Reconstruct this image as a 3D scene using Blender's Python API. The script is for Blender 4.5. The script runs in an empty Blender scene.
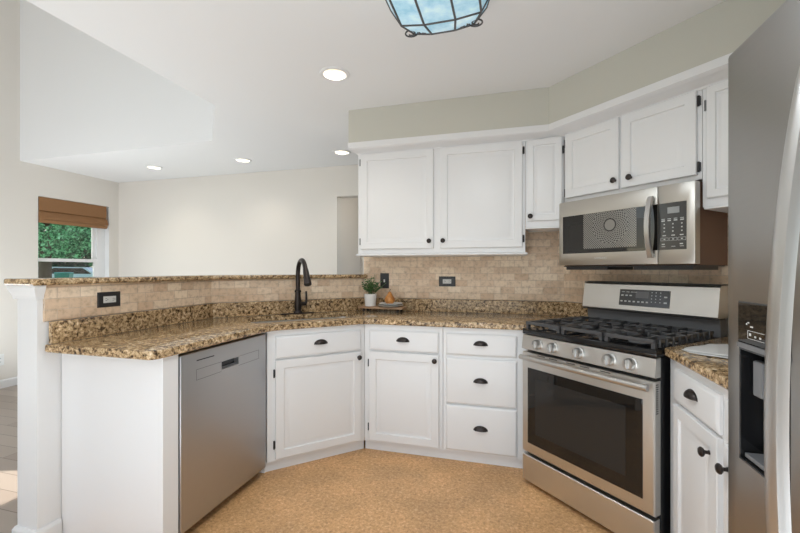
import bpy, bmesh, math, random
from mathutils import Vector, Matrix
random.seed(7)
PI = math.pi
SC = bpy.context.scene
COL = SC.collection

# ------------------------------------------------------------------ camera, world, light, exposure
YAW = 0.2725                                    # camera looks this far to the left of the room's +Y axis
cam_d = bpy.data.cameras.new('camera'); cam = bpy.data.objects.new('camera', cam_d); COL.objects.link(cam)
cam.location = (0, 0, 1.2518); cam.rotation_euler = (PI/2, 0, YAW)
cam_d.sensor_width = 36.0; cam_d.lens = 395.6/800*36.0
cam_d.shift_y = 3.0/800; cam_d.clip_start = 0.02
SC.camera = cam
SC.view_settings.view_transform = 'Standard'; SC.view_settings.look = 'None'
SC.view_settings.gamma = 1.0; SC.view_settings.use_curve_mapping = False
SC.view_settings.exposure = 0.17

world = bpy.data.worlds.new('world'); SC.world = world; world.use_nodes = True
wn = world.node_tree.nodes; wl = world.node_tree.links
sky = wn.new('ShaderNodeTexSky'); sky.sky_type = 'NISHITA'; sky.sun_disc = False
sky.sun_elevation = math.radians(42); sky.sun_rotation = math.radians(-110)
wl.new(sky.outputs[0], wn['Background'].inputs[0]); wn['Background'].inputs[1].default_value = 0.2

def lamp(name, kind, loc, energy, color=(1, 1, 1), aim=None, **kw):
    d = bpy.data.lights.new(name, kind); d.energy = energy; d.color = color
    for k, v in kw.items(): setattr(d, k, v)
    o = bpy.data.objects.new(name, d); COL.objects.link(o); o.location = loc
    if aim is not None:
        o.rotation_euler = (Vector(aim)-Vector(loc)).to_track_quat('-Z', 'Y').to_euler()
    return o
lamp('sun', 'SUN', (-12, -3, 10), 8.0, (1, .95, .86), (-12+2.27, -3+.8, 10-2.2), angle=.009)
# daylight entering at the glass doors and windows of the wall behind the camera, plus floor-level lamps added to brighten the ceilings
lamp('patio_door_daylight', 'AREA', (-.35, -3.12, 1.15), 19, (.86, .945, 1), (-.35, 5, 1.15), shape='RECTANGLE', size=2.9, size_y=2.0)
lamp('living_window_daylight', 'AREA', (-3.65, -3.12, 1.6), 4, (.91, .965, 1), (-3.65, 5, 1.2), shape='RECTANGLE', size=2.4, size_y=1.8)
lamp('kitchen_ceiling_fill', 'AREA', (-.45, .1, .05), 63, (.79, .91, 1), (-.45, .4, 2.6), shape='RECTANGLE', size=2.4, size_y=2.4)  # added upward fill, stands in for light bouncing off the kitchen floor
lamp('living_ceiling_fill', 'AREA', (-3.7, 2.4, .05), 74, (.88, .95, 1), (-3.4, 3.3, 2.6), shape='RECTANGLE', size=2.2, size_y=2.8)  # added upward fill for the far ceiling, no real fixture
lamp('high_window_daylight', 'AREA', (-3.65, -3.12, 3.9), 25, (1, .985, .96), (-3.65, 5, 3.2), shape='RECTANGLE', size=2.4, size_y=1.6)
lamp('hall_fill', 'POINT', (-1.2, 5.0, 2.2), 11, (1, .95, .88), shadow_soft_size=.15)  # unseen lamp added to brighten the hall behind the doorway

# ------------------------------------------------------------------ materials
def mat(name, color, rough=.5, metal=0., **kw):
    m = bpy.data.materials.new(name); m.use_nodes = True
    b = m.node_tree.nodes['Principled BSDF']
    b.inputs['Base Color'].default_value = (*color, 1); b.inputs['Roughness'].default_value = rough; b.inputs['Metallic'].default_value = metal
    for k, v in kw.items(): b.inputs[k].default_value = v
    return m
def nodes(m): return m.node_tree.nodes, m.node_tree.links, m.node_tree.nodes['Principled BSDF']
def tex(m, kind, scale=None, coord='Object', mapping=None, **inp):
    n, l, b = nodes(m)
    tc = n.new('ShaderNodeTexCoord'); t = n.new(kind)
    src = tc.outputs[coord]
    if mapping:
        mp = n.new('ShaderNodeMapping'); mp.inputs['Scale'].default_value = mapping; l.new(src, mp.inputs[0]); src = mp.outputs[0]
    l.new(src, t.inputs['Vector'])
    if scale is not None: t.inputs['Scale'].default_value = scale
    for k, v in inp.items(): t.inputs[k.replace('_', ' ')].default_value = v
    return t
def ramp(m, src, stops, interp='LINEAR'):
    n, l, b = nodes(m); r = n.new('ShaderNodeValToRGB'); r.color_ramp.interpolation = interp
    e = r.color_ramp.elements
    while len(e) < len(stops): e.new(.5)
    for i, (p, c) in enumerate(stops): e[i].position = p; e[i].color = (*c, 1)
    l.new(src, r.inputs[0]); return r
def mix(m, fac, a, b_, mode='MIX'):
    n, l, b = nodes(m); x = n.new('ShaderNodeMix'); x.data_type = 'RGBA'; x.blend_type = mode
    for s, i in ((fac, 0), (a, 6), (b_, 7)):
        if isinstance(s, (int, float)): x.inputs[i].default_value = s
        elif isinstance(s, tuple): x.inputs[i].default_value = (*s, 1)
        else: l.new(s, x.inputs[i])
    return x.outputs[2]
def bump(m, src, strength=.2, dist=.002):
    n, l, b = nodes(m); u = n.new('ShaderNodeBump'); u.inputs['Strength'].default_value = strength; u.inputs['Distance'].default_value = dist
    l.new(src, u.inputs['Height']); l.new(u.outputs[0], b.inputs['Normal'])

def paint(name, c, rough=.6, s=180, st=.05):
    m = mat(name, c, rough); t = tex(m, 'ShaderNodeTexNoise', s, Detail=3.); bump(m, t.outputs[0], st, .0006); return m
M = {}
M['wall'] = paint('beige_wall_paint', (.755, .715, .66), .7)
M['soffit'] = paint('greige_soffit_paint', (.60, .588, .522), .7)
M['ceiling'] = paint('white_ceiling_paint', (.84, .84, .84), .8, 120, .1)
M['white'] = paint('white_cabinet_paint', (.82, .82, .825), .32, 60, .02)
M['trim'] = paint('white_trim_paint', (.82, .82, .82), .4)
M['black'] = mat('black_plastic', (.018, .018, .02), .35)
M['iron'] = mat('matte_cast_iron', (.07, .07, .073), .3)
M['enamel'] = mat('black_enamel', (.012, .012, .013), .12)
M['bronze'] = mat('dark_bronze_metal', (.05, .042, .04), .30, .8)
M['glassblack'] = mat('dark_tinted_glass', (.012, .011, .010), .03)
M['glassgrey'] = mat('smoked_inner_glass', (.03, .028, .026), .04, **{'Specular IOR Level': .3})
M['grey'] = mat('grey_plastic', (.16, .16, .165), .4)
M['panel'] = mat('charcoal_control_glass', (.06, .058, .055), .15)
M['legend'] = mat('pale_grey_legend', (.62, .62, .6), .5)
M['lcd'] = mat('grey_display', (.35, .36, .36), .3)
M['brown'] = mat('brown_painted_metal', (.17, .085, .05), .42, .2)
M['ceramic'] = mat('white_ceramic', (.83, .83, .82), .25)
M['greyplate'] = mat('pale_grey_ceramic', (.62, .63, .62), .3)
M['soil'] = mat('dark_soil', (.03, .02, .015), .9)
M['whiteplastic'] = mat('white_plastic', (.8, .8, .78), .4)
M['chrome'] = mat('polished_steel', (.7, .7, .7), .15, 1.)

def steel(name, c, rough, axis):
    m = mat(name, c, rough, 1.)
    sc = [4., 4., 4.]
    sc[(0 if axis == 'z' else 2)] = 500.
    if axis == 'z': sc[1] = 500.
    t = tex(m, 'ShaderNodeTexNoise', 1., mapping=tuple(sc), Detail=2.)
    bump(m, t.outputs[0], .06, .0005)
    n, l, b = nodes(m)
    r = n.new('ShaderNodeMapRange'); l.new(t.outputs[0], r.inputs[0]); r.inputs[3].default_value = rough-.05; r.inputs[4].default_value = rough+.08
    l.new(r.outputs[0], b.inputs['Roughness'])
    return m
M['steel'] = steel('brushed_stainless', (.67, .655, .625), .36, 'x')
M['steelv'] = steel('brushed_stainless_door', (.50, .505, .515), .42, 'x')
M['fridge'] = steel('fridge_stainless', (.375, .365, .35), .30, 'x')
M['steelm'] = steel('microwave_stainless', (.54, .515, .475), .34, 'x')
M['handle'] = mat('satin_steel', (.60, .595, .585), .34, 1.)

# granite
m = M['granite'] = mat('speckled_brown_granite', (.4, .3, .2), .11)
t1 = tex(m, 'ShaderNodeTexNoise', 50., Detail=7., Roughness=.74, Distortion=.35)
r1 = ramp(m, t1.outputs[0], [(.35, (.016, .011, .008)), (.42, (.10, .062, .035)), (.48, (.36, .245, .135)), (.56, (.60, .44, .26)), (.66, (.88, .76, .58))])
t2 = tex(m, 'ShaderNodeTexVoronoi', 110., Randomness=1.)
r2 = ramp(m, t2.outputs['Distance'], [(.12, (.03, .022, .018)), (.24, (1, 1, 1))])
t3 = tex(m, 'ShaderNodeTexNoise', 7., Detail=4.)
r3 = ramp(m, t3.outputs[0], [(.35, (.84, .80, .74)), (.65, (1.12, 1.08, 1.02))])
c = mix(m, .5, r1.outputs[0], r2.outputs[0], 'MULTIPLY'); c = mix(m, 1., c, r3.outputs[0], 'MULTIPLY')
m.node_tree.links.new(c, nodes(m)[2].inputs['Base Color'])

# tumbled stone tiles
m = M['tile'] = mat('tumbled_travertine_tile', (.6, .45, .32), .55)
n, l, b = nodes(m)
tc = n.new('ShaderNodeTexCoord'); sp = n.new('ShaderNodeSeparateXYZ'); cb = n.new('ShaderNodeCombineXYZ')
l.new(tc.outputs['Object'], sp.inputs[0]); l.new(sp.outputs[0], cb.inputs[0]); l.new(sp.outputs[2], cb.inputs[1])
br = n.new('ShaderNodeTexBrick'); l.new(cb.outputs[0], br.inputs['Vector'])
br.inputs['Scale'].default_value = 1.; br.inputs['Brick Width'].default_value = .102; br.inputs['Row Height'].default_value = .051
br.inputs['Mortar Size'].default_value = .0022; br.inputs['Mortar Smooth'].default_value = .3; br.inputs['Bias'].default_value = 0.
br.inputs['Color1'].default_value = (.69, .50, .345, 1); br.inputs['Color2'].default_value = (.91, .75, .575, 1); br.inputs['Mortar'].default_value = (.66, .52, .40, 1)
t = tex(m, 'ShaderNodeTexNoise', 34., Detail=6., Roughness=.65)
rr = ramp(m, t.outputs[0], [(.30, (.62, .58, .52)), (.5, (1, 1, 1)), (.72, (1.12, 1.12, 1.12))])
c = mix(m, .8, br.outputs['Color'], rr.outputs[0], 'MULTIPLY'); l.new(c, b.inputs['Base Color'])
inv = n.new('ShaderNodeMath'); inv.operation = 'SUBTRACT'; inv.inputs[0].default_value = 1.; l.new(br.outputs['Fac'], inv.inputs[1])
ad = n.new('ShaderNodeMath'); ad.operation = 'MULTIPLY_ADD'; l.new(t.outputs[0], ad.inputs[0]); ad.inputs[1].default_value = .35; l.new(inv.outputs[0], ad.inputs[2])
bump(m, ad.outputs[0], .5, .003)

# cork kitchen floor
m = M['cork'] = mat('cork_floor', (.6, .36, .17), .42)
t1 = tex(m, 'ShaderNodeTexNoise', 60., Detail=7., Roughness=.78, Distortion=.4)
r1 = ramp(m, t1.outputs[0], [(.30, (.30, .145, .055)), (.43, (.60, .33, .145)), (.55, (.74, .44, .21)), (.66, (.92, .66, .39))])
t2 = tex(m, 'ShaderNodeTexNoise', 3.5, Detail=3.)
r2 = ramp(m, t2.outputs[0], [(.35, (.84, .83, .81)), (.65, (1.08, 1.06, 1.03))])
c = mix(m, 1., r1.outputs[0], r2.outputs[0], 'MULTIPLY')
t3 = tex(m, 'ShaderNodeTexVoronoi', 55.); r3 = ramp(m, t3.outputs['Distance'], [(.07, (.45, .40, .35)), (.16, (1, 1, 1))]); c = mix(m, .7, c, r3.outputs[0], 'MULTIPLY'); m.node_tree.links.new(c, nodes(m)[2].inputs['Base Color'])
bump(m, t1.outputs[0], .08, .001)

# grey brown living room planks
m = M['planks'] = mat('grey_brown_planks', (.3, .25, .2), .35)
n, l, b = nodes(m)
br = tex(m, 'ShaderNodeTexBrick', 1.); br.inputs['Brick Width'].default_value = 1.3; br.inputs['Row Height'].default_value = .13; br.inputs['Mortar Size'].default_value = .002
br.inputs['Color1'].default_value = (.30, .24, .20, 1); br.inputs['Color2'].default_value = (.42, .36, .31, 1); br.inputs['Mortar'].default_value = (.12, .10, .08, 1)
l.new(br.outputs['Color'], b.inputs['Base Color'])

# woven shade, board wood, pear, leaves, glass
m = M['woven'] = mat('woven_brown_shade', (.34, .17, .07), .7)
t = tex(m, 'ShaderNodeTexWave', 1., mapping=(1, 1, 160.)); t.bands_direction = 'Z'
r = ramp(m, t.outputs[0], [(.2, (.22, .10, .038)), (.8, (.36, .185, .075))]); m.node_tree.links.new(r.outputs[0], nodes(m)[2].inputs['Base Color']); bump(m, t.outputs[0], .3, .002)
m = M['wood'] = mat('light_wood', (.45, .27, .16), .5)
t = tex(m, 'ShaderNodeTexNoise', 1., mapping=(6., 90., 60.), Detail=4.)
r = ramp(m, t.outputs[0], [(.3, (.30, .17, .09)), (.7, (.55, .36, .23))]); m.node_tree.links.new(r.outputs[0], nodes(m)[2].inputs['Base Color'])
m = M['pear'] = mat('amber_pear', (.55, .22, .05), .35)
t = tex(m, 'ShaderNodeTexNoise', 30., Detail=3.); r = ramp(m, t.outputs[0], [(.35, (.42, .15, .03)), (.65, (.66, .30, .08))]); m.node_tree.links.new(r.outputs[0], nodes(m)[2].inputs['Base Color'])
m = M['leaf'] = mat('dark_green_leaf', (.05, .12, .035), .45)
t = tex(m, 'ShaderNodeTexNoise', 60.); r = ramp(m, t.outputs[0], [(.35, (.025, .07, .02)), (.65, (.10, .20, .06))]); m.node_tree.links.new(r.outputs[0], nodes(m)[2].inputs['Base Color'])
def treemat(name, a, b_):
    m = mat(name, a, .4); t = tex(m, 'ShaderNodeTexNoise', 7., Detail=5., Roughness=.7); r = ramp(m, t.outputs[0], [(.36, tuple(x*.3 for x in a)), (.48, a), (.56, b_), (.68, tuple(min(.95, x*1.7) for x in b_))])
    n, l, p = nodes(m); l.new(r.outputs[0], p.inputs['Base Color'])
    tr = n.new('ShaderNodeBsdfTranslucent'); l.new(r.outputs[0], tr.inputs[0]); ms = n.new('ShaderNodeMixShader'); ms.inputs[0].default_value = .6
    l.new(p.outputs[0], ms.inputs[1]); l.new(tr.outputs[0], ms.inputs[2]); l.new(ms.outputs[0], n['Material Output'].inputs[0]); return m
M['tree'] = treemat('bright_green_foliage', (.03, .22, .10), (.34, .80, .50))
M['treed'] = treemat('deep_green_foliage', (.015, .06, .03), (.05, .16, .07))
M['bark'] = mat('brown_bark', (.07, .045, .03), .9)
M['grass'] = paint('lawn_green', (.07, .17, .05), .9, 40, .3)
M['car'] = mat('pale_blue_car_paint', (.75, .82, .9), .2)
M['teal'] = mat('teal_plastic', (.02, .32, .32), .4)
def panemat(name):
    m = bpy.data.materials.new(name); m.use_nodes = True; n = m.node_tree.nodes; l = m.node_tree.links
    n.remove(n['Principled BSDF']); a = n.new('ShaderNodeBsdfTransparent'); g = n.new('ShaderNodeBsdfGlossy'); g.inputs['Roughness'].default_value = .02
    f = n.new('ShaderNodeFresnel'); f.inputs[0].default_value = 1.4; x = n.new('ShaderNodeMixShader')
    l.new(f.outputs[0], x.inputs[0]); l.new(a.outputs[0], x.inputs[1]); l.new(g.outputs[0], x.inputs[2]); l.new(x.outputs[0], n['Material Output'].inputs[0]); return m
M['pane'] = panemat('window_glass')
def emit(name, c, s, base=(.8, .8, .8), rough=.3):
    m = mat(name, base, rough); b = nodes(m)[2]; b.inputs['Emission Color'].default_value = (*c, 1); b.inputs['Emission Strength'].default_value = s; return m
M['lens'] = emit('lit_lamp_lens', (1, .95, .86), 4.)
M['canbaffle'] = mat('cream_baffle', (.78, .70, .56), .5)
m = M['lampglass'] = emit('pale_blue_stained_glass', (.42, .72, .90), .28, (.45, .68, .78), .15)
t = tex(m, 'ShaderNodeTexNoise', 9., Detail=5., Roughness=.6); r = ramp(m, t.outputs[0], [(.35, (.30, .58, .74)), (.65, (.66, .86, .95))])
m.node_tree.links.new(r.outputs[0], nodes(m)[2].inputs['Base Color']); m.node_tree.links.new(r.outputs[0], nodes(m)[2].inputs['Emission Color']); bump(m, t.outputs[0], .3, .004)

# microwave vent screen seen through the smoked door glass: rings of punched dots
m = M['screen'] = mat('punched_screen', (.2, .19, .17), .12)
n, l, b = nodes(m)
def mth(op, a, b_=None, c_=None):
    x = n.new('ShaderNodeMath'); x.operation = op
    for i, s in enumerate((a, b_, c_)):
        if s is None: continue
        if isinstance(s, (int, float)): x.inputs[i].default_value = s
        else: l.new(s, x.inputs[i])
    return x.outputs[0]
tc = n.new('ShaderNodeTexCoord'); sp = n.new('ShaderNodeSeparateXYZ'); l.new(tc.outputs['Object'], sp.inputs[0])
px = mth('SUBTRACT', sp.outputs[0], .342); pz = mth('SUBTRACT', sp.outputs[2], .238)
rad = mth('SQRT', mth('ADD', mth('MULTIPLY', px, px), mth('MULTIPLY', pz, pz))); ang = mth('ARCTAN2', pz, px)
ringw = mth('SINE', mth('MULTIPLY', rad, 2*PI/.014)); spoke = mth('SINE', mth('MULTIPLY', ang, 26.))
grid = mth('MULTIPLY', mth('SINE', mth('MULTIPLY', px, 2*PI/.013)), mth('SINE', mth('MULTIPLY', pz, 2*PI/.013)))
inside = mth('LESS_THAN', rad, .105); core = mth('GREATER_THAN', rad, .034)
pat = mth('ADD', mth('MULTIPLY', inside, mth('MULTIPLY', core, mth('MULTIPLY', ringw, spoke))), mth('MULTIPLY', mth('SUBTRACT', 1., inside), grid))
rim = mth('LESS_THAN', mth('ABSOLUTE', mth('SUBTRACT', rad, .034)), .003)
dots = mth('MAXIMUM', mth('GREATER_THAN', pat, .22), rim)
l.new(mix(m, dots, (.26, .245, .22), (.02, .018, .016)), b.inputs['Base Color'])  # base grey lightened to include a reflection on the door glass

# ------------------------------------------------------------------ mesh helpers
class MB:
    def __init__(s): s.bm = bmesh.new(); s.mi = 0
    def _m(s, faces):
        for f in faces: f.material_index = s.mi
    def box(s, x0, y0, z0, x1, y1, z1, bev=0., seg=2):
        g = bmesh.ops.create_cube(s.bm, size=1.)['verts']
        for v in g:
            v.co = Vector(((x0+x1)/2+v.co.x*(x1-x0), (y0+y1)/2+v.co.y*(y1-y0), (z0+z1)/2+v.co.z*(z1-z0)))
        fs = set(f for v in g for f in v.link_faces)
        if bev > 0:
            es = list(set(e for v in g for e in v.link_edges))
            r = bmesh.ops.bevel(s.bm, geom=es, offset=bev, segments=seg, affect='EDGES', profile=.5)
            fs = set(f for f in fs if f.is_valid) | set(r['faces'])
        s._m(fs); return s
    def loft(s, rings, cap0=True, cap1=True, closed=True):
        vs = [[s.bm.verts.new(p) for p in r] for r in rings]; fs = []
        n = len(vs[0])
        for a, b in zip(vs, vs[1:]):
            for i in range(n if closed else n-1):
                j = (i+1) % n
                fs.append(s.bm.faces.new((a[i], a[j], b[j], b[i])))
        if cap0: fs.append(s.bm.faces.new(vs[0][::-1]))
        if cap1: fs.append(s.bm.faces.new(vs[-1]))
        s._m(fs); return s
    def panel(s, x0, x1, z0, z1, prof):
        """concentric rectangles facing -Y; prof = (inset, y) from the back edge to the centre"""
        return s.loft([[(x0+i, y, z0+i), (x1-i, y, z0+i), (x1-i, y, z1-i), (x0+i, y, z1-i)] for i, y in prof])
    def tube(s, pts, r, seg=10, rs=None, close=False):
        pts = [Vector(p) for p in pts]; rings = []; up = None; n = len(pts)
        for i, p in enumerate(pts):
            if close: t = pts[(i+1) % n]-pts[i-1]
            else: t = pts[min(i+1, n-1)]-pts[max(i-1, 0)]
            t.normalize()
            if up is None: up = Vector((0, 0, 1)) if abs(t.z) < .9 else Vector((1, 0, 0))
            a = up - t*up.dot(t)
            if a.length < 1e-4: a = t.orthogonal()
            a.normalize(); up = a; b = t.cross(a); rr = rs[i] if rs else r
            rings.append([p+(a*math.cos(k*2*PI/seg)+b*math.sin(k*2*PI/seg))*rr for k in range(seg)])
        if close: rings.append(rings[0]); return s.loft(rings, False, False)
        return s.loft(rings)
    def cyl(s, p0, p1, r, seg=20, r2=None): return s.tube([p0, p1], r, seg, [r, r if r2 is None else r2])
    def lathe(s, prof, c=(0, 0, 0), seg=28, axis='z', sx=1., closed=False):
        rings = []
        for r, h in prof:
            ring = []
            for k in range(seg):
                a = k*2*PI/seg; u, v = max(r, 1e-4)*math.cos(a), max(r, 1e-4)*math.sin(a)
                ring.append((c[0]+u*sx, c[1]+v, c[2]+h) if axis == 'z' else (c[0]+u, c[1]-h, c[2]+v))
            rings.append(ring)
        if closed: rings.append(rings[0]); return s.loft(rings, False, False)
        return s.loft(rings)
    def prism(s, poly, z0, z1): return s.loft([[(x, y, z0) for x, y in poly], [(x, y, z1) for x, y in poly]])
    def sweep(s, path, prof):
        """path: xy polyline, prof: (offset to the right of travel, z) closed polygon; mitred"""
        rings = []; P = [Vector(p) for p in path]
        for i, p in enumerate(P):
            d0 = (P[i]-P[i-1]).normalized() if i > 0 else None; d1 = (P[i+1]-P[i]).normalized() if i < len(P)-1 else None
            if d0 is None: d0 = d1
            if d1 is None: d1 = d0
            n0 = Vector((d0.y, -d0.x)); n1 = Vector((d1.y, -d1.x)); q = (n0+n1)/(1+n0.dot(n1))
            rings.append([(p.x+q.x*o, p.y+q.y*o, z) for o, z in prof])
        return s.loft(rings)
    def build(s, name, mats, parent=None, smooth=40, cut=None, bevel=0., label=None):
        bmesh.ops.remove_doubles(s.bm, verts=s.bm.verts, dist=1e-6)
        bmesh.ops.recalc_face_normals(s.bm, faces=s.bm.faces)
        me = bpy.data.meshes.new(name); s.bm.to_mesh(me); s.bm.free()
        for k in (mats if isinstance(mats, (list, tuple)) else [mats]): me.materials.append(M[k])
        o = bpy.data.objects.new(name, me); COL.objects.link(o)
        if cut:
            tmp = []
            for c in cut:
                bmesh.ops.recalc_face_normals(c.bm, faces=c.bm.faces)
                cm = bpy.data.meshes.new('cutter'); c.bm.to_mesh(cm); c.bm.free(); co = bpy.data.objects.new('cutter', cm); COL.objects.link(co); tmp.append(co)
                md = o.modifiers.new('cut', 'BOOLEAN'); md.operation = 'DIFFERENCE'; md.object = co; md.solver = 'EXACT'
            dg = bpy.context.evaluated_depsgraph_get(); dg.update()
            new = bpy.data.meshes.new_from_object(o.evaluated_get(dg)); o.modifiers.clear(); old = o.data; o.data = new; new.name = name; bpy.data.meshes.remove(old)
            for co in tmp: cm = co.data; bpy.data.objects.remove(co); bpy.data.meshes.remove(cm)
        if smooth:
            for p in o.data.polygons: p.use_smooth = True
            o.data.set_sharp_from_angle(angle=math.radians(smooth))
        if parent: o.parent = parent
        if label: o['label'] = label
        return o
def thing(name, label, cat, loc=(0, 0, 0), rot=0., group=None):
    o = bpy.data.objects.new(name, None); COL.objects.link(o); o.location = loc; o.rotation_euler = (0, 0, rot); o.empty_display_size = .1
    return tag(o, label, cat, group)
def tag(o, label, cat, group=None, kind=None):
    o['label'] = label; o['category'] = cat
    if group: o['group'] = group
    if kind: o['kind'] = kind
    return o
def struct(name, loc=(0, 0, 0), rot=0.):
    o = bpy.data.objects.new(name, None); COL.objects.link(o); o.location = loc; o.rotation_euler = (0, 0, rot); o['kind'] = 'structure'; return o
def dup(root, loc, rot, label):
    r = root.copy(); COL.objects.link(r); r.location = loc; r.rotation_euler = (0, 0, rot); r['label'] = label
    for ch in list(root.children):
        c = ch.copy(); COL.objects.link(c); c.parent = r
        for g in list(ch.children):
            d = g.copy(); COL.objects.link(d); d.parent = c
    return r
def S(o): o['kind'] = 'structure'; return o
def text_mesh(body, size, name, k, parent, loc, rotx=PI/2, depth=.0004):
    cu = bpy.data.curves.new(name, 'FONT'); cu.body = body; cu.size = size; cu.extrude = depth; cu.align_x = 'CENTER'; cu.align_y = 'CENTER'
    t = bpy.data.objects.new(name, cu); COL.objects.link(t); dg = bpy.context.evaluated_depsgraph_get(); dg.update()
    me = bpy.data.meshes.new_from_object(t.evaluated_get(dg)); bpy.data.objects.remove(t); bpy.data.curves.remove(cu)
    me.materials.clear(); me.materials.append(M[k]); me.name = name
    me.transform(Matrix.Translation(loc) @ Matrix.Rotation(rotx, 4, 'X'))
    o = bpy.data.objects.new(name, me); COL.objects.link(o); o.parent = parent; return o
R2 = 2**.5

# ------------------------------------------------------------------ the room
CH = 2.44                                        # kitchen ceiling
WX, FY, NY, RX, TOP = -5.17, 4.18, -3.2, 1.332, 5.2
WY = 3.152                                       # kitchen back wall face
WC = 3.537                                       # diagonal wall: x + y
TX = -2.02; TD = -4.334                          # bar tile faces: x = TX and x - y = TD
S(MB().prism([(-2.09, NY), (RX, NY), (RX, WC-RX), (WC-WY, WY), (-1.26, WY), (-2.09, 2.33)], -.1, 0).build('floor_kitchen', 'cork', smooth=0))
S(MB().prism([(WX, NY), (-2.09, NY), (-2.09, 2.33), (-1.26, WY), (-.2, WY), (-.2, 6.), (WX, 6.)], -.1, 0).build('floor_living', 'planks', smooth=0))
lights_xy = [(-1.03, 2.21), (-1.645, 3.70), (-2.80, 3.68), (-3.99, 3.66)]
cuts = []
for x, y in lights_xy: cuts.append(MB().cyl((x, y, CH-.1), (x, y, CH+.105), .07, 32))
S(MB().prism([(WX, 3.05), (-2.65, 3.05), (-2.06, 2.40), (-2.06, NY), (RX+.1, NY), (RX+.1, 2.3), (.5, WY+.1), (.5, 6.), (WX, 6.)], CH, CH+.14).build('ceiling_kitchen', 'ceiling', smooth=0, cut=cuts))
S(MB().box(WX-.14, NY, TOP, -1.9, 3.2, TOP+.1).build('ceiling_living', 'ceiling', smooth=0))
# white upper walls round the high living room opening
S(MB().prism([(WX, 3.05), (-2.65, 3.05), (-2.06, 2.40), (-2.06, NY), (-1.96, NY), (-1.96, 2.44), (-2.60, 3.15), (WX, 3.15)], CH+.14, TOP).build('wall_upper', 'ceiling', smooth=0))
S(MB().box(WX-.14, NY, -.1, WX, 6., TOP).build('wall_left', 'wall', smooth=0, cut=[MB().box(WX-.3, 3.22, .72, WX+.2, 4.05, 2.088), MB().box(WX-.3, .30, .5, WX+.2, .95, 2.62)]))
S(MB().box(WX, FY, 0, .5, FY+.12, CH-.001).build('wall_far', 'wall', smooth=0, cut=[MB().box(-1.92, FY-.1, -.1, -1.0, FY+.3, 2.09)]))
S(MB().box(WX, 5.9, 0, .5, 6., CH-.001).build('wall_hall', 'wall', smooth=0))
S(MB().box(-2.4, 4.31, 0, -2.3, 5.89, CH-.001).build('wall_hall_side', 'wall', smooth=0))
S(MB().prism([(-1.208, WY), (WC-WY, WY), (WC-WY+.04, WY+.1), (-1.208, WY+.1)], 0, CH-.001).build('wall_back', 'wall', smooth=0))
S(MB().prism([(WC-WY+.001, WY-.001), (RX, WC-RX), (RX+.08, WC-RX+.08), (WC-WY+.08, WY+.08)], 0, CH-.001).build('wall_diagonal', 'wall', smooth=0))
S(MB().box(RX, NY, 0, RX+.1, WC-RX, CH-.001).build('wall_right', 'wall', smooth=0))
S(MB().box(WX, NY-.12, 0, RX, NY, TOP).build('wall_near', 'wall', smooth=0, cut=[MB().box(-1.8, NY-.3, .02, 1.1, NY+.2, 2.15), MB().box(-4.85, NY-.3, .6, -2.45, NY+.2, 2.4), MB().box(-4.85, NY-.3, 3., -2.45, NY+.2, 4.7)]))

# half wall that carries the bar, with its white end board and capital
ph = TD-.018
S(MB().prism([(TX-.012, 1.263), (TX-.012, TX-.012-ph), (WY+ph, WY), (WY+ph-.177, WY), (TX-.137, TX-.137-ph+.177), (TX-.137, 1.263)], 0, 1.180).build('wall_bar', 'trim', smooth=0))
w = MB()
w.loft([[(TX-.137-o, 1.262-o, z), (TX-.012+o, 1.262-o, z), (TX-.012+o, 1.282, z), (TX-.137-o, 1.282, z)] for o, z in ((.002, 1.118), (.010, 1.119), (.012, 1.132), (.026, 1.170), (.026, 1.1805))])
S(w.build('trim_1', 'trim', smooth=0))
w = MB(); bp = [(.0, 0), (.014, 0), (.014, .075), (.006, .09), (0, .09)]
w.sweep([(TX-.137, 2.3), (TX-.137, 1.263), (TX-.012, 1.263), (TX-.012, 1.355)], bp)
S(w.build('baseboard_bar', 'trim', smooth=0))
S(MB().sweep([(WX, NY+.1), (WX, FY)], bp).build('baseboard_left', 'trim', smooth=0))
S(MB().sweep([(WX+.02, FY), (-1.94, FY)], bp).build('baseboard_far', 'trim', smooth=0))

# soffit over the wall cabinets and the crown moulding under it
SY, SCc = 2.743, 2.984                           # soffit faces: y = SY and x + y = SCc
S0z = 2.197
so = [(-1.166, SY), (SCc-SY, SY), (1.1, SCc-1.1), (1.1, NY+.2)]
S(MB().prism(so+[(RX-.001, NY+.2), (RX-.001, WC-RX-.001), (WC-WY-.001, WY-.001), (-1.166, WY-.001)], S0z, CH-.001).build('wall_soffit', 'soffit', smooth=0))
UY, UC = 2.82, 3.13                              # cabinet faces
crown_in = [(-1.118, WY-.01), (-1.118, UY), (UC-UY-.0, UY), (1.12, UC-1.12)]
w = MB()
def off(path, o):
    P = [Vector(p) for p in path]; out = []
    for i, p in enumerate(P):
        d0 = (P[i]-P[i-1]).normalized() if i else (P[1]-P[0]).normalized(); d1 = (P[i+1]-P[i]).normalized() if i < len(P)-1 else d0
        n0 = Vector((d0.y, -d0.x)); n1 = Vector((d1.y, -d1.x)); q = (n0+n1)/(1+n0.dot(n1)); out.append(p+q*o)
    return out
outer = [Vector((-1.170, WY-.01)), Vector((-1.170, SY-.006)), Vector((SCc-SY-.004, SY-.006)), Vector((1.09, SCc-1.09-.008))]
inner = [Vector(p) for p in crown_in]
rings = []
for a, b in zip(inner, outer):
    rings.append([(*(a+(b-a)*t), z) for t, z in ((-.02, 2.122), (.10, 2.122), (.14, 2.130), (.40, 2.137), (.75, 2.146), (.82, 2.146), (1., 2.156), (1., 2.196), (-.02, 2.196))])
w.loft(rings); S(w.build('trim_2', 'white', smooth=30))

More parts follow.
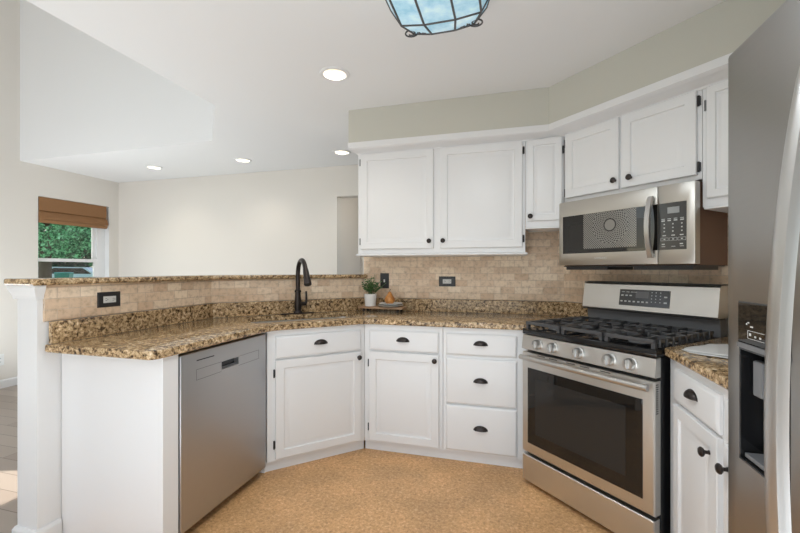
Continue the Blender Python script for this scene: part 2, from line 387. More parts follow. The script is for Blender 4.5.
# ------------------------------------------------------------------ backsplash tile, granite
def tile_panel(parent, x0, y0, rot, width, z0, z1, ends=(0, 0)):
    o = MB().prism([(0, 0), (width, 0), (width-ends[1], .0115), (ends[0], .0115)], 0, z1-z0).build('tile_panel', 'tile', parent, smooth=0)
    o.location = (x0, y0, z0); o.rotation_euler = (0, 0, rot); return o
ts = thing('tile_backsplash', 'tumbled beige stone tile backsplash on the kitchen wall under the white wall cabinets', 'tile backsplash', (0, 0, 0))
tile_panel(ts, -1.194, 3.14, 0, 3.52-3.14+1.194, 1.0165, 1.62)
tile_panel(ts, 3.52-3.14, 3.14, -PI/4, (1.331-.38)*R2, 1.0165, 1.62)
tb = thing('tile_backsplash', 'beige stone tile strip along the kitchen side of the raised bar', 'tile backsplash', (0, 0, 0))
tile_panel(tb, TX, 1.285, PI/2, TX-TD-1.285, 1.0165, 1.180)
tile_panel(tb, TX, TX-TD, PI/4, (3.138+TD-TX)*R2, 1.0165, 1.180)

ct = thing('countertop', 'brown speckled granite countertop wrapping the peninsula, the sink corner and the back wall', 'countertop', (0, 0, 0))
def rounded(poly, rads, seg=6):
    out = []; n = len(poly)
    for i, p in enumerate(poly):
        r = rads.get(i, 0)
        if not r: out.append(p); continue
        P = Vector(p); a = (Vector(poly[i-1])-P).normalized(); b = (Vector(poly[(i+1) % n])-P).normalized()
        p0 = P+a*r; p1 = P+b*r
        for k in range(seg+1):
            t = k/seg; q = p0*(1-t)**2+P*2*t*(1-t)+p1*t*t; out.append((q.x, q.y))
    return out
g = .002
ctp = [(-1.408, 1.285), (-1.408, 2.099), (-.961, 2.546), (.160, 2.546), (.563, 2.949), (3.518-3.138, 3.138), (3.138+TD+g*R2, 3.138), (TX+g, TX+g-TD-g*R2), (TX+g, 1.285)]
ctp = rounded(ctp, {0: .05, 1: .10, 2: .06})
SINK = Vector((-1.4085, 2.5305))
def sink_local(u, v): return (SINK.x+(u+v)/R2, SINK.y+(u-v)/R2)    # u along the diagonal, v towards the room
def rrect(hu, hv, r, seg=5):
    q = []
    for cu, cv, a0 in ((hu-r, hv-r, 0), (-hu+r, hv-r, PI/2), (-hu+r, -hv+r, PI), (hu-r, -hv+r, 3*PI/2)):
        for k in range(seg+1): a = a0+k*PI/2/seg; q.append((cu+r*math.cos(a), cv+r*math.sin(a)))
    return q
SU, SV = .385, .185
hole = MB().prism([sink_local(u, v) for u, v in rrect(SU, SV, .05)], .8, 1.)
w = MB()
def edge_slab(mb, poly, z0, z1, b=.006):
    P = [Vector(p) for p in poly]; n = len(P); ins = []
    for i in range(n):
        d0 = (P[i]-P[i-1]).normalized(); d1 = (P[(i+1) % n]-P[i]).normalized(); n0 = Vector((-d0.y, d0.x)); n1 = Vector((-d1.y, d1.x)); ins.append((n0+n1)/max(.3, 1+n0.dot(n1)))
    area = sum(P[i-1].x*P[i].y-P[i].x*P[i-1].y for i in range(n)); sg = 1 if area > 0 else -1
    mb.loft([[(p.x+q.x*o*sg, p.y+q.y*o*sg, z) for p, q in zip(P, ins)] for o, z in ((b, z0), (0, z0+b), (0, z1-b), (b*.3, z1-b*.3), (b, z1))])
edge_slab(w, ctp, .8775, .915)
w.build('slab', 'granite', ct, cut=[hole], smooth=30)
w = MB()
for path in ([(TX+g, 1.30), (TX+g, TX+g-TD-g*R2), (3.138+TD+g*R2, 3.138), (3.518-3.138, 3.138), (.572, 3.518-.572)],):
    w.sweep(path, [(0, .9155), (.02, .9155), (.02, 1.012), (.017, 1.015), (0, 1.015)])
w.build('upstand', 'granite', ct, smooth=30)

ct2 = thing('countertop', 'small brown granite counter to the right of the gas range beside the fridge', 'countertop', (0, 0, 0))
w = MB(); edge_slab(w, [(.642, 1.190), (RX-.004, 1.190), (RX-.004, 3.516-RX+.004), (1.102, 2.414), (.642, 1.954)], .8775, .915); w.build('slab', 'granite', ct2, smooth=30)
w = MB(); w.sweep([(1.112, 3.516-1.112), (RX-.003, 3.516-RX+.003), (RX-.003, 1.2)], [(0, .9155), (.02, .9155), (.02, 1.015), (0, 1.015)]); w.build('upstand', 'granite', ct2, smooth=30)

bar = MB(); edge_slab(bar, rounded([(-1.99, 1.226), (-1.99, 2.302), (-1.160, 3.134), (-1.452, 3.134), (-2.195, 2.391), (-2.195, 1.226)], {0: .02, 5: .02}), 1.1815, 1.211, .007)
tag(bar.build('bar_top', 'granite', smooth=30), 'long granite ledge capping the raised bar wall behind the sink', 'bar top')

# ------------------------------------------------------------------ cabinets
RAISED = [(0, 0), (0, -.016), (.003, -.019), (.050, -.019), (.054, -.010), (.062, -.009), (.086, -.0165), (.090, -.017)]
RAISED_N = [(0, 0), (0, -.016), (.003, -.019), (.036, -.019), (.039, -.010), (.045, -.009), (.060, -.0165), (.063, -.017)]
SLAB = [(0, 0), (0, -.010), (.004, -.014), (.011, -.0185), (.014, -.019)]
def knob(parent, x, y, z):
    MB().lathe([(0, 0), (.008, 0), (.006, .006), (.006, .014), (.012, .017), (.0165, .022), (.0165, .026), (.012, .031), (0, .033)], (x, y, z), 20, 'y').build('knob', 'bronze', parent)
def cup_pull(parent, x, y, z):
    w = MB(); nu, nv = 14, 7; rows = []
    a, d, h = .042, .024, .027
    for i in range(nv+1):
        ph_ = i/nv*PI/2; row = []
        for j in range(nu+1):
            th = j/nu*PI
            row.append((x+a*math.cos(th)*(.25+.75*math.cos(ph_)) if i < nv else x+a*.25*math.cos(th), y-d*math.sin(th)*math.cos(ph_)-.0005, z-.012+h*math.sin(ph_)))
        rows.append(row)
    vs = [[w.bm.verts.new(p) for p in r] for r in rows]
    for i in range(nv):
        for j in range(nu): w.bm.faces.new((vs[i][j], vs[i][j+1], vs[i+1][j+1], vs[i+1][j]))
    bmesh.ops.solidify(w.bm, geom=w.bm.faces[:], thickness=.0025)
    # flange against the drawer
    w.loft([[(x+.046*math.cos(t)*s_, y-yy, z-.013+.031*math.sin(t)*s_) for t in [k*PI/16 for k in range(17)]] for s_, yy in ((1, 0), (1, .003), (.85, .004))])
    w.build('cup_pull', 'bronze', parent, smooth=50)
def hinge(parent, x, y, z, k='black', h=.05):
    MB().cyl((x, y-.008, z-h/2), (x, y-.008, z+h/2), .0055, 10).box(x-.004, y-.010, z-h/2+.004, x+.008, y-.0006, z+h/2-.004).build('hinge', k, parent)
def carcase(t, w_, d, z0, z1, x_in=.0):
    b = MB(); e = .0015
    b.box(e, .018, z0, .018, d, z1).box(w_-.018, .018, z0, w_-e, d, z1).box(.018, .018, z0, w_-.018, d, z0+.018).box(.018, d-.012, z0, w_-.018, d, z1)
    b.box(e, 0, z0, w_-e, .0185, z1)
    return b.build('carcase', 'white', t, smooth=0)
def door(t, x0, x1, z0, z1, kx=None, kz=None, hx=None, hz=(), prof=RAISED, hk='black', hy=0):
    d = MB().panel(x0, x1, z0, z1, [(i, y-.0008) for i, y in prof]).build('door', 'white', t, smooth=25)
    if kx is not None: knob(d, kx, -.0195, kz)
    for z in hz: hinge(d, hx, 0, z, hk)
    return d
def drawer(t, x0, x1, z0, z1, pull=True):
    d = MB().panel(x0, x1, z0, z1, [(i, y-.0008) for i, y in SLAB]).build('drawer', 'white', t, smooth=25)
    if pull: cup_pull(d, (x0+x1)/2, -.0195, (z0+z1)/2+.012)
    return d
def toe(t, w_, ext0=0., ext1=0.):
    MB().prism([(-ext0, .026), (w_+ext1, .026), (w_+ext1, .044), (-ext0, .044)], 0.0005, .0665).build('toe_board', 'white', t, smooth=0)
GB = 'white base cabinets'; GU = 'white wall cabinets'
HZ = (.61, .17)
# back run
t = thing('base_cabinet', 'white base cabinet with one drawer over one door, left of the three-drawer unit', 'cabinet', (-.974, 2.576, 0), 0, GB)
carcase(t, .547, .545, .067, .876); toe(t, .547, .004)
drawer(t, .037, .522, .700, .838); door(t, .037, .522, .083, .690, .497, .655, .031, HZ)
t = thing('base_cabinet', 'white base cabinet with three stacked drawers beside the gas range', 'cabinet', (-.427, 2.576, 0), 0, GB)
b = MB(); b.box(.0015, 0, .067, .495, .0185, .876).box(.0015, .0185, .067, .018, .545, .876).box(.018, .0185, .067, .495, .545, .085).box(.477, .0185, .085, .495, .545, .876).box(.018, .533, .085, .477, .545, .876)
b.loft([[(.495, 0, z), (.606, 0, z), (.59, .0185, z), (.495, .0185, z)] for z in (.067, .876)])
b.build('carcase', 'white', t, smooth=0)
MB().box(0, .026, .0005, .57, .044, .0665).build('toe_board', 'white', t, smooth=0)
for z0, z1 in ((.700, .838), (.385, .680), (.083, .375)): drawer(t, .022, .466, z0, z1)
# sink corner
B_ = Vector((-1.437, 2.113))
t = thing('base_cabinet', 'white sink cabinet with false drawer and wide door set diagonally beside the dishwasher', 'cabinet', (B_.x, B_.y, 0), PI/4, GB)
b = MB(); b.box(.0015, 0, .067, .6535, .0185, .876).box(-.14, .4885, .067, .796, .50, .876)
b.prism([(.0015, .0185), (.6535, .0185), (.796, .2), (.796, .4885), (-.14, .4885), (-.14, .2)], .067, .085)
b.prism([(.0015, .0185), (.0135, .0185), (-.128, .2), (-.128, .4885), (-.14, .4885), (-.14, .2)], .085, .876).prism([(.6535, .0185), (.6415, .0185), (.784, .2), (.784, .4885), (.796, .4885), (.796, .2)][::-1], .085, .876)
b.build('carcase', 'white', t, smooth=0); toe(t, .655, .018, .004)
MB().prism([(-.01, .016), (.0, .034), (-.055, .092), (-.078, .082)], .0005, .0665).build('toe_return', 'white', t, smooth=0)
drawer(t, .049, .621, .700, .838); door(t, .049, .621, .083, .690, .598, .655, .042, HZ)
# right of the range
t = thing('base_cabinet', 'white base cabinet with pull drawers and two doors between range and fridge', 'cabinet', (.668, 1.97, 0), -PI/2, GB)
carcase(t, .78, .65, .067, .876); toe(t, .78)
drawer(t, .085, .447, .712, .842); drawer(t, .487, .77, .712, .842)
door(t, .085, .447, .083, .700, .398, .632, None); door(t, .487, .77, .083, .700, .518, .632, None)

# peninsula end panel and stile
t = thing('end_panel', 'white painted panel closing the end of the peninsula beside the dishwasher', 'cabinet panel', (0, 0, 0))
MB().box(-2.028, 1.360, .0005, -1.458, 1.378, .876).build('panel', 'white', t, smooth=0)
MB().box(-1.4575, 1.357, .0005, -1.433, 1.440, .876, .002).build('stile', 'white', t, smooth=0)

# wall cabinets
UZ0 = 1.372
t = thing('upper_cabinet', 'wide white wall cabinet with two raised-panel doors above the back counter', 'cabinet', (-1.118, UY, UZ0), 0, GU)
w_ = 1.215
MB().box(0, 0, 0, w_-.001, 3.136-UY, 2.15-UZ0).build('carcase', 'white', t, smooth=0)
MB().loft([[(-o, 3.13-UY, z), (-o, -o, z), (w_-.001+o, -o, z), (w_-.001+o, 3.13-UY if o < .004 else .16, z)] for o, z in ((.003, -.001), (.014, -.006), (.016, -.012), (.012, -.018), (0, -.0195))]).build('bottom_molding', 'white', t, smooth=0)
door(t, .025, .583, 1.405-UZ0, 2.12-UZ0, .556, .085, .018, (.09, .69), hk='grey')
door(t, .632, 1.195, 1.405-UZ0, 2.12-UZ0, .656, .085, 1.2015, (.09, .69))
P1 = Vector((.0985, 2.822)); P2 = Vector((.338, 2.791)); dd = P2-P1; L = dd.length
t = thing('upper_cabinet', 'narrow white wall cabinet filling the corner left of the microwave', 'cabinet', (P1.x, P1.y, 1.538), math.atan2(dd.y, dd.x), GU)
MB().prism([(0, 0), (L-.002, 0), (L-.06, .12), (L-.13, .27), (.035, .30)], 0, 2.15-1.538).build('carcase', 'white', t, smooth=0)
door(t, .014, L-.012, .04, .582, .034, .07, L-.005, (.50,), RAISED_N)
MB().box(0, -.010, -.012, L-.001, .25, -.0005, .003).build('bottom_molding', 'white', t, smooth=0)
th = -PI/4
t = thing('upper_cabinet', 'white two-door wall cabinet directly above the microwave', 'cabinet', (.34, 2.79, 1.69), th, GU)
MB().box(.001, 0, 0, .782, .265, 2.15-1.69).build('carcase', 'white', t, smooth=0)
door(t, .019, .376, .023, .432, .358, .073, .012, (.06, .38), hk='grey')
door(t, .392, .764, .023, .432, .448, .073, .770, (.06, .38))
s0 = .7845; q = (.34+s0/R2, 2.79-s0/R2)
t = thing('upper_cabinet', 'narrow white wall cabinet right of the microwave, partly behind the fridge', 'cabinet', (q[0], q[1], 1.552), th, GU)
MB().prism([(0, 0), (.195, 0), (.30, .105), (.30, .262), (0, .262)], 0, 2.15-1.552).build('carcase', 'white', t, smooth=0)
door(t, .022, .185, .04, .568, None, None, .015, (.485,), RAISED_N, 'grey')
MB().box(0.008, -.010, -.012, .195, .255, -.0005, .003).build('bottom_molding', 'white', t, smooth=0)

# ------------------------------------------------------------------ sink and faucet
t = thing('sink', 'stainless steel undermount sink set in the corner of the granite counter', 'sink', (SINK.x, SINK.y, .66), PI/4)
w = MB(); rings = []
for hu, hv, z in ((SU+.012, SV+.012, .216), (SU-.002, SV-.002, .216), (SU-.004, SV-.004, .20), (SU-.012, SV-.012, .03), (SU-.03, SV-.03, .006), (SU-.10, SV-.08, .001)):
    rings.append([(u, -v, z) for u, v in rrect(hu, hv, .05)])
w.loft(rings, cap0=False)
bmesh.ops.solidify(w.bm, geom=w.bm.faces[:], thickness=-.0012)
w.build('basin', 'steel', t)
MB().lathe([(0, .0025), (.042, .0025), (.045, .004), (.04, .005), (.03, .003), (0, .003)], (0, 0, 0), 24).build('drain', 'chrome', t)
FB = Vector((-1.556, 2.686))
t = thing('faucet', 'tall oil-rubbed bronze gooseneck faucet behind the sink', 'faucet', (FB.x, FB.y, .9155), PI/4)
w = MB(); w.loft([[(u, -v, z) for u, v in rrect(hu, hv, hv*.98, 6)] for hu, hv, z in ((.128, .028, 0), (.128, .028, .004), (.124, .024, .007))]); w.build('base_plate', 'bronze', t)
MB().lathe([(.032, .0072), (.032, .016), (.024, .026), (.025, .05), (.024, .10), (.0195, .162), (.0245, .165), (.0245, .176), (.019, .180), (.0165, .19)], (0, 0, 0), 24).build('body', 'bronze', t)
pts = [(0, 0, .185), (0, 0, .275)]
for k in range(1, 15):
    a = PI-k*PI/15*.93; pts.append((0, -.105-.105*math.cos(a), .300+.105*math.sin(a)))
MB().tube(pts, .0165, 14).build('spout', 'bronze', t)
e = Vector(pts[-1]); dr = (Vector(pts[-1])-Vector(pts[-2])).normalized()
MB().tube([e+dr*x for x in (-.002, .03, .034, .075, .125, .130)], .015, 16, [.0175, .021, .021, .023, .027, .025]).build('spray_head', 'bronze', t)
h = MB().cyl((.018, 0, .075), (.064, 0, .075), .015, 16); h.tube([(.058, 0, .075), (.066, 0, .095), (.064, 0, .17)], .007, 10, [.011, .009, .007]); h.build('handle', 'bronze', t)

# ------------------------------------------------------------------ dishwasher
t = thing('dishwasher', 'grey stainless dishwasher with pocket handle built into the peninsula', 'dishwasher', (-1.430, 1.443, 0), PI/2)
MB().box(.006, .05, .10, .648, .53, .868).build('tub', 'black', t, smooth=0)
MB().box(.006, .075, .0005, .648, .10, .10).build('kick_plate', 'black', t, smooth=0)
d = MB().box(.006, 0, .052, .650, .048, .862, .006, 3).build('door', 'steelv', t, cut=[MB().box(.268, -.02, .737, .400, .03, .777)])
MB().box(.2685, .027, .7375, .3995, .0295, .7765).build('pocket_back', 'black', d, smooth=0)
MB().box(.2685, .012, .7375, .3995, .0265, .744).build('pocket_lip', 'grey', d, smooth=0)
x0, x1, z0, z1 = .098, .580, .727, .779
for a, b, e in ((x0, .266, x0), (.402, x1, x1-.002)):
    MB().box(a, -.0006, z0, b, .001, z0+.0022).box(a, -.0006, z1-.0022, b, .001, z1).box(e, -.0006, z0, e+.002, .001, z1).build('inlay_rim', 'grey', d, smooth=0)
MB().box(.10, -.0008, .818, .215, .001, .823).build('status_slot', 'black', d, smooth=0)

# ------------------------------------------------------------------ gas range
t = thing('gas_range', 'stainless gas range with black cast iron grates set diagonally in the kitchen corner', 'gas range', (.062, 2.4466, 0), -PI/4)
W = .752
MB().box(.004, .05, .03, W-.004, .63, .868).build('body', 'black', t, smooth=0)
MB().panel(.006, W-.006, .022, .172, [(0, .045), (0, .006), (.004, .001), (.012, 0)]).build('storage_drawer', 'steel', t, smooth=30)
od = MB().panel(.004, W-.004, .190, .770, [(0, .048), (0, .008), (.005, .002), (.014, 0)]).build('oven_door', 'steel', t, smooth=30)
MB().panel(.050, .700, .250, .684, [(0, .004), (0, -.0022), (.004, -.003), (.006, -.003)]).build('window_glass', 'glassblack', od, smooth=0)
MB().box(.105, -.0036, .315, .625, -.003, .632).build('inner_glass', 'glassgrey', od, smooth=0)
w = MB(); w.tube([(.030, -.040, .748), (.10, -.043, .748), (W/2, -.044, .748), (W-.10, -.043, .748), (W-.010, -.040, .748)], .0145, 14)
for x in (.06, W-.05): w.box(x-.012, -.04, .740, x+.012, .001, .756, .003)
w.build('handle', 'handle', od)
for x in (.12, .20, .31, .39, .50): MB().box(x, -.0008, .762, x+.05, .004, .7655).build('vent_slot', 'black', od, smooth=0)
w = MB()
for k in range(14): w.box(W-.0045, .012, .63+k*.0095, W-.0032, .03, .634+k*.0095)
w.build('side_vent_grille', 'black', od, smooth=0)
cp = MB(); cp.loft([[(x, y, z) for y, z in ((.046, .786), (.004, .786), (0, .790), (.012, .868), (.046, .872))] for x in (.002, W-.002)]); cp = cp.build('control_panel', 'steel', t, smooth=30)
for x in (.12, .222, .38, .547, .645):
    k = MB(); k.lathe([(.030, -.001), (.030, .004), (.0255, .006), (.0245, .028), (.0225, .032), (0, .033)], (x, .0045, .829), 28, 'y'); k.box(x-.005, -.040, .808, x+.005, -.026, .850, .003)
    k = k.build('control_knob', 'handle', t); MB().box(x-.0015, -.0412, .832, x+.0015, -.0398, .849).build('pointer', 'grey', k, smooth=0)
MB().box(0, .008, .874, W, .672, .906, .004).build('cooktop', 'enamel', t)
for i, (x, y, r) in enumerate(((.145, .155, .045), (.145, .42, .036), (.376, .29, .050), (.607, .155, .040), (.607, .42, .040))):
    bu = MB().lathe([(r*1.35, .9065), (r*1.35, .911), (r*1.05, .916), (r, .919), (0, .919)], (x, y, 0), 28).build('burner', 'grey', t)
    MB().lathe([(r*.93, .9195), (r*.95, .926), (r*.85, .9285), (0, .929)], (x, y, 0), 28).build('burner_cap', 'iron', bu)
for x0 in (.012, .258, .504):
    x1 = x0+.236; w = MB(); y0, y1, zb, zt, b = .022, .548, .929, .947, .011
    w.box(x0, y0, zb, x1, y0+b, zt, .002).box(x0, y1-b, zb, x1, y1, zt, .002).box(x0, y0, zb, x0+b, y1, zt, .002).box(x1-b, y0, zb, x1, y1, zt, .002)
    xm = (x0+x1)/2
    w.box(x0, (y0+y1)/2-b/2, zb, x1, (y0+y1)/2+b/2, zt, .002)
    for yc in (.155, .415):
        for sx in (-1, 1): w.box(xm+sx*.028 if sx > 0 else x0+.006, yc-.005, zb+.002, x1-.006 if sx > 0 else xm-.028, yc+.005, zt+.003, .002)
        for sy in (-1, 1): w.box(xm-.005, yc+.03 if sy > 0 else yc-.125, zb+.002, xm+.005, yc+.125 if sy > 0 else yc-.03, zt+.003, .002)
        for sx in (-1, 1):
            for sy in (-1, 1): w.box(xm+sx*.07-.0045, yc+sy*.075-.045, zb+.002, xm+sx*.07+.0045, yc+sy*.075+.045, zt+.002, .002)
    for fx in (x0+.003, x1-.017):
        for fy in (y0+.004, (y0+y1)/2-.008, y1-.02): w.loft([[(fx-.002, fy-.002, .9065), (fx+.016, fy-.002, .9065), (fx+.016, fy+.018, .9065), (fx-.002, fy+.018, .9065)], [(fx, fy, zb+.003), (fx+.014, fy, zb+.003), (fx+.014, fy+.016, zb+.003), (fx, fy+.016, zb+.003)]])
    for k in range(9):                                 # sloping fingers on the outer edges
        yk = y0+.03+k*.055
        if x0 < .1: w.box(x0-.006, yk, .910, x0+.004, yk+.010, zt-.002, .002)
        if x0 > .4: w.box(x1-.004, yk, .910, x1+.006, yk+.010, zt-.002, .002)
    w.build('grate', 'iron', t, smooth=30)
bg = MB(); bg.loft([[(x, y, z) for y, z in ((.670, .907), (.610, .907), (.601, 1.0), (.647, 1.0), (.670, 1.0))] for x in (.008, W-.008)]); bg.build('rear_riser', 'grey', t, smooth=0)
bg = MB(); bg.loft([[(x, y, z) for y, z in ((.672, 1.002), (.565, 1.006), (.559, 1.012), (.583, 1.160), (.591, 1.168), (.672, 1.170))] for x in (.0, W)])
bg = bg.build('backguard', 'steel', t, smooth=30)
MB().box(-.001, .585, 1.1705, W+.001, .672, 1.176).build('top_strip', 'black', bg, smooth=0)
MB().box(-.001, .565, .998, W+.001, .635, 1.0055).build('bottom_strip', 'black', bg, smooth=0)
# display panel lies on the sloping face
ang = math.atan2(.024, .148)
dp = MB(); dp.box(.255, -.003, .026, .538, .0005, .122, .001); dp = dp.build('display_panel', 'panel', bg, smooth=0)
dp.location = (-.010, .5595, 1.0125); dp.rotation_euler = (-ang, 0, 0)
w = MB(); y = -.0036
for x in (.268, .296, .322, .342): w.box(x, y, .105, x+.017, -.0028, .1085)
for x in (.266, .292, .316): w.box(x, y, .082, x+.014, -.0028, .0895)
for x in (.264, .288, .312, .338, .364, .388, .412): w.box(x, y, .047, x+.013, -.0028, .055)
for zi, z in enumerate((.106, .088, .070, .052)):
    for x in (.440, .462, .486): w.box(x, y, z, x+.005, -.0028, z+.005)
for z in (.082, .050): w.box(.508, y, z, .524, -.0028, z+.008)
w.build('button_lettering', 'legend', dp, smooth=0)
MB().box(.352, -.0034, .074, .425, -.0028, .112).build('display', 'grey', dp, smooth=0)

# ------------------------------------------------------------------ microwave
mc = 3.03; ml = (.301, 2.729)
t = thing('microwave', 'stainless over-the-range microwave hung under the wall cabinet', 'microwave', (ml[0], ml[1], 1.268), th)
MW, MH = .768, .409
MB().box(.004, .052, .006, MW-.004, .34, MH).build('body', 'brown', t, smooth=0)
MB().box(.012, .03, 0, MW-.012, .33, .0055).box(.02, .045, -.018, .30, .30, .0).box(.45, .045, -.018, .74, .30, 0).build('vent_base', 'black', t, smooth=0)
DX = .601
d = MB().box(.0, 0, .010, DX-.002, .050, MH, .004).build('door', 'steelm', t, cut=[MB().box(.028, -.01, .082, DX+.05, .004, .318)])
MB().box(.029, .0008, .083, DX-.003, .0038, .317).build('door_glass', 'glassblack', d, smooth=0)
MB().box(.066, .0004, .098, .530, .0009, .258).build('inner_glass', 'glassgrey', d, smooth=0)
MB().box(.175, -.0002, .108, .492, .0006, .316).build('vent_screen', 'screen', d, smooth=0)
text_mesh('SAMSUNG', .017, 'brand_lettering', 'legend', d, (.285, -.0006, .050))
hp = []
for k in range(13):
    u = k/12; hp.append((.574, -.018-.034*math.sin(u*PI)**.8, .045+u*.315))
w = MB(); w.loft([[(p[0]-.0145, p[1]+.007, p[2]), (p[0]-.0115, p[1]-.006, p[2]), (p[0]+.0115, p[1]-.006, p[2]), (p[0]+.0145, p[1]+.007, p[2])] for p in hp])
w.box(.563, -.02, .046, .585, .001, .066, .002).box(.563, -.02, .338, .585, .001, .358, .002)
w.build('handle', 'handle', d, smooth=50)
c = MB().box(DX, 0, .010, MW, .050, MH, .004).build('control_side', 'steelm', t, cut=[MB().box(DX-.02, -.01, .082, .732, .004, .318)])
cpn = MB().box(DX+.001, .0006, .083, .731, .0038, .317).build('control_panel', 'panel', c, smooth=0)
w = MB(); yy = (-.0001, .0007)
for k, z in enumerate((.236, .226)):
    for x in (0.618, 0.646, 0.675, 0.704): w.box(x, yy[0], z, x+.016, yy[1], z+(.003 if k == 0 else .0055))
for z in (.208, .190, .172):
    for x in (0.628, 0.668, 0.708): w.box(x, yy[0], z, x+.006, yy[1], z+.006)
for x in (0.623, 0.664, 0.702): w.box(x, yy[0], .152, x+.016, yy[1], .157)
for x0 in (0.614, 0.654, 0.693):
    w.box(x0, yy[0], .128, x0+.036, yy[1], .1292).box(x0, yy[0], .142, x0+.036, yy[1], .1432).box(x0, yy[0], .128, x0+.0012, yy[1], .1432).box(x0+.0348, yy[0], .128, x0+.036, yy[1], .1432).box(x0+.014, yy[0], .133, x0+.022, yy[1], .138)
for x in (0.619, 0.702): w.box(x, yy[0], .108, x+.014, yy[1], .1135)
for x in (0.618, 0.664, 0.702): w.box(x, yy[0], .098, x+.018, yy[1], .1005)
w.build('button_lettering', 'legend', cpn, smooth=0)
MB().box(.646, -.0001, .264, .700, .0007, .295).build('display', 'lcd', cpn, smooth=0)

# ------------------------------------------------------------------ refrigerator
FX, FYy = .520, 1.172
t = thing('refrigerator', 'tall stainless side-by-side refrigerator with ice and water dispenser', 'refrigerator', (FX, FYy, 0), -PI/2)
MB().box(.006, .075, .02, .906, .79, 1.765).build('cabinet', 'grey', t, smooth=0)
MB().box(.02, .055, .0005, .89, .075, .10).build('kick_grille', 'black', t, smooth=0)
DW_ = .365
cut = MB(); cut.panel(.058, .234, .808, 1.070, [(0, -.03), (0, .05), (.004, .056)])
d = MB().box(0, 0, .06, DW_, .070, 1.785, .010, 3).build('freezer_door', 'fridge', t, cut=[cut])
dsp = MB()
dsp.loft([[(.0585+i, y, .8085+i), (.2335-i, y, .8085+i), (.2335-i, y, 1.0695-i), (.0585+i, y, 1.0695-i)] for i, y in ((0, -.001), (.004, -.001), (.0045, .0005), (.005, .048), (.03, .052))], cap0=False)
bmesh.ops.solidify(dsp.bm, geom=dsp.bm.faces[:], thickness=.0008)
dsp = dsp.build('dispenser_recess', 'enamel', d, smooth=0)
MB().box(.066, .006, .816, .214, .046, .826, .002).build('drip_tray', 'grey', dsp, smooth=0)
for x in (.085, .155): MB().box(x, .012, .965, x+.035, .03, 1.045, .004).build('paddle', 'grey', dsp, smooth=0)
p = MB().panel(.056, .236, 1.082, 1.178, [(0, .001), (0, -.002), (.003, -.003), (.004, -.003)]).build('dispenser_panel', 'glassblack', d, smooth=0)
MB().loft([[(x, y, z) for y, z in ((.001, 1.0705), (-.004, 1.0705), (-.004, 1.0815), (.001, 1.0815))] for x in (.056, .236)]).build('dispenser_lip', 'grey', d, smooth=0)
w = MB()
for x, z, a, h in ((.098, 1.130, .006, .003), (.108, 1.122, .010, .003), (.092, 1.126, .004, .004), (.104, 1.103, .007, .006), (.124, 1.101, .006, .004), (.142, 1.101, .006, .004)): w.box(x, -.0036, z, x+a, -.0028, z+h)
for a in ((.098, 1.096, .16, 1.0968), (.098, 1.1135, .16, 1.1143), (.098, 1.096, .0988, 1.1143)): w.box(a[0], -.0036, a[1], a[2], -.0028, a[3])
w.build('button_lettering', 'legend', p, smooth=0)
def fh(parent, x):
    w = MB(); rings = []
    for k in range(25):
        u = k/24; z = .33+u*1.30; y = -.030-.058*math.sin(u*PI)**.75; rings.append([(x-.020, y+.010, z), (x-.017, y-.006, z), (x-.007, y-.010, z), (x+.007, y-.010, z), (x+.017, y-.006, z), (x+.020, y+.010, z)])
    w.loft(rings); w.box(x-.014, -.032, .335, x+.014, .001, .375, .003).box(x-.014, -.032, 1.585, x+.014, .001, 1.625, .003)
    w.build('handle', 'handle', parent, smooth=50)
fh(d, .352)
d2 = MB().box(DW_+.006, 0, .06, .912, .070, 1.785, .010, 3).build('fridge_door', 'fridge', t); fh(d2, .455)

# ------------------------------------------------------------------ lamps
t = thing('ceiling_lamp', 'long pale blue stained glass ceiling lamp with dark leaded seams and iron scrolls', 'ceiling lamp', (-.276, .98, 2.25))
xs = [(-.215, .18), (-.205, .085), (-.160, .012), (-.064, .0), (.064, .0), (.165, .012), (.205, .085), (.215, .18)]
LY = .60
def lamp_ring(y, f): return [(x*(1-.22*f if z < .05 else 1-.12*f), y, z+(.012*f if z < .05 else 0)) for x, z in xs]
rr_ = [lamp_ring(-LY-.09, 1.), lamp_ring(-LY, 0), lamp_ring(-.2, 0), lamp_ring(.2, 0), lamp_ring(LY, 0), lamp_ring(LY+.09, 1.)]
w = MB(); w.loft(rr_, cap0=True, cap1=True); sh = w.build('glass_shade', 'lampglass', t, smooth=0)
for k in range(1, 7): MB().tube([r[k] for r in rr_], .0048, 8).build('lead_came', 'iron', sh, smooth=60)
for r in (rr_[0], rr_[1], rr_[4], rr_[5]): MB().tube(r, .0048, 8).build('lead_came', 'iron', sh, smooth=60)
for ye, sy in ((LY+.09, 1), (-LY-.09, -1)):
    for k in (2, 5):
        a = Vector(lamp_ring(ye, 1.)[k]); sx = 1 if k == 2 else -1
        for dx, sz in ((-.012, 1.), (.045, .85)):
            w = MB(); pts = []
            for j_ in range(22):
                u = j_/21*2.8*PI; r_ = .026*sz*(1-.62*j_/21); pts.append(a+Vector((sx*(dx+r_*math.cos(u)*1.2), sy*(-.018+r_*math.sin(u)*.9), -.006-.003*math.sin(u))))
            w.tube(pts, .0034, 6); w.build('iron_scroll', 'iron', t, smooth=60)
MB().box(-.225, -.70, .181, .225, .70, .1895, .003).build('ceiling_plate', 'iron', t)
lamp('ceiling_lamp_glow', 'AREA', (-.276, .98, 2.238), 11, (.92, .97, 1), (-.276, .98, 0), shape='RECTANGLE', size=.26, size_y=1.1)

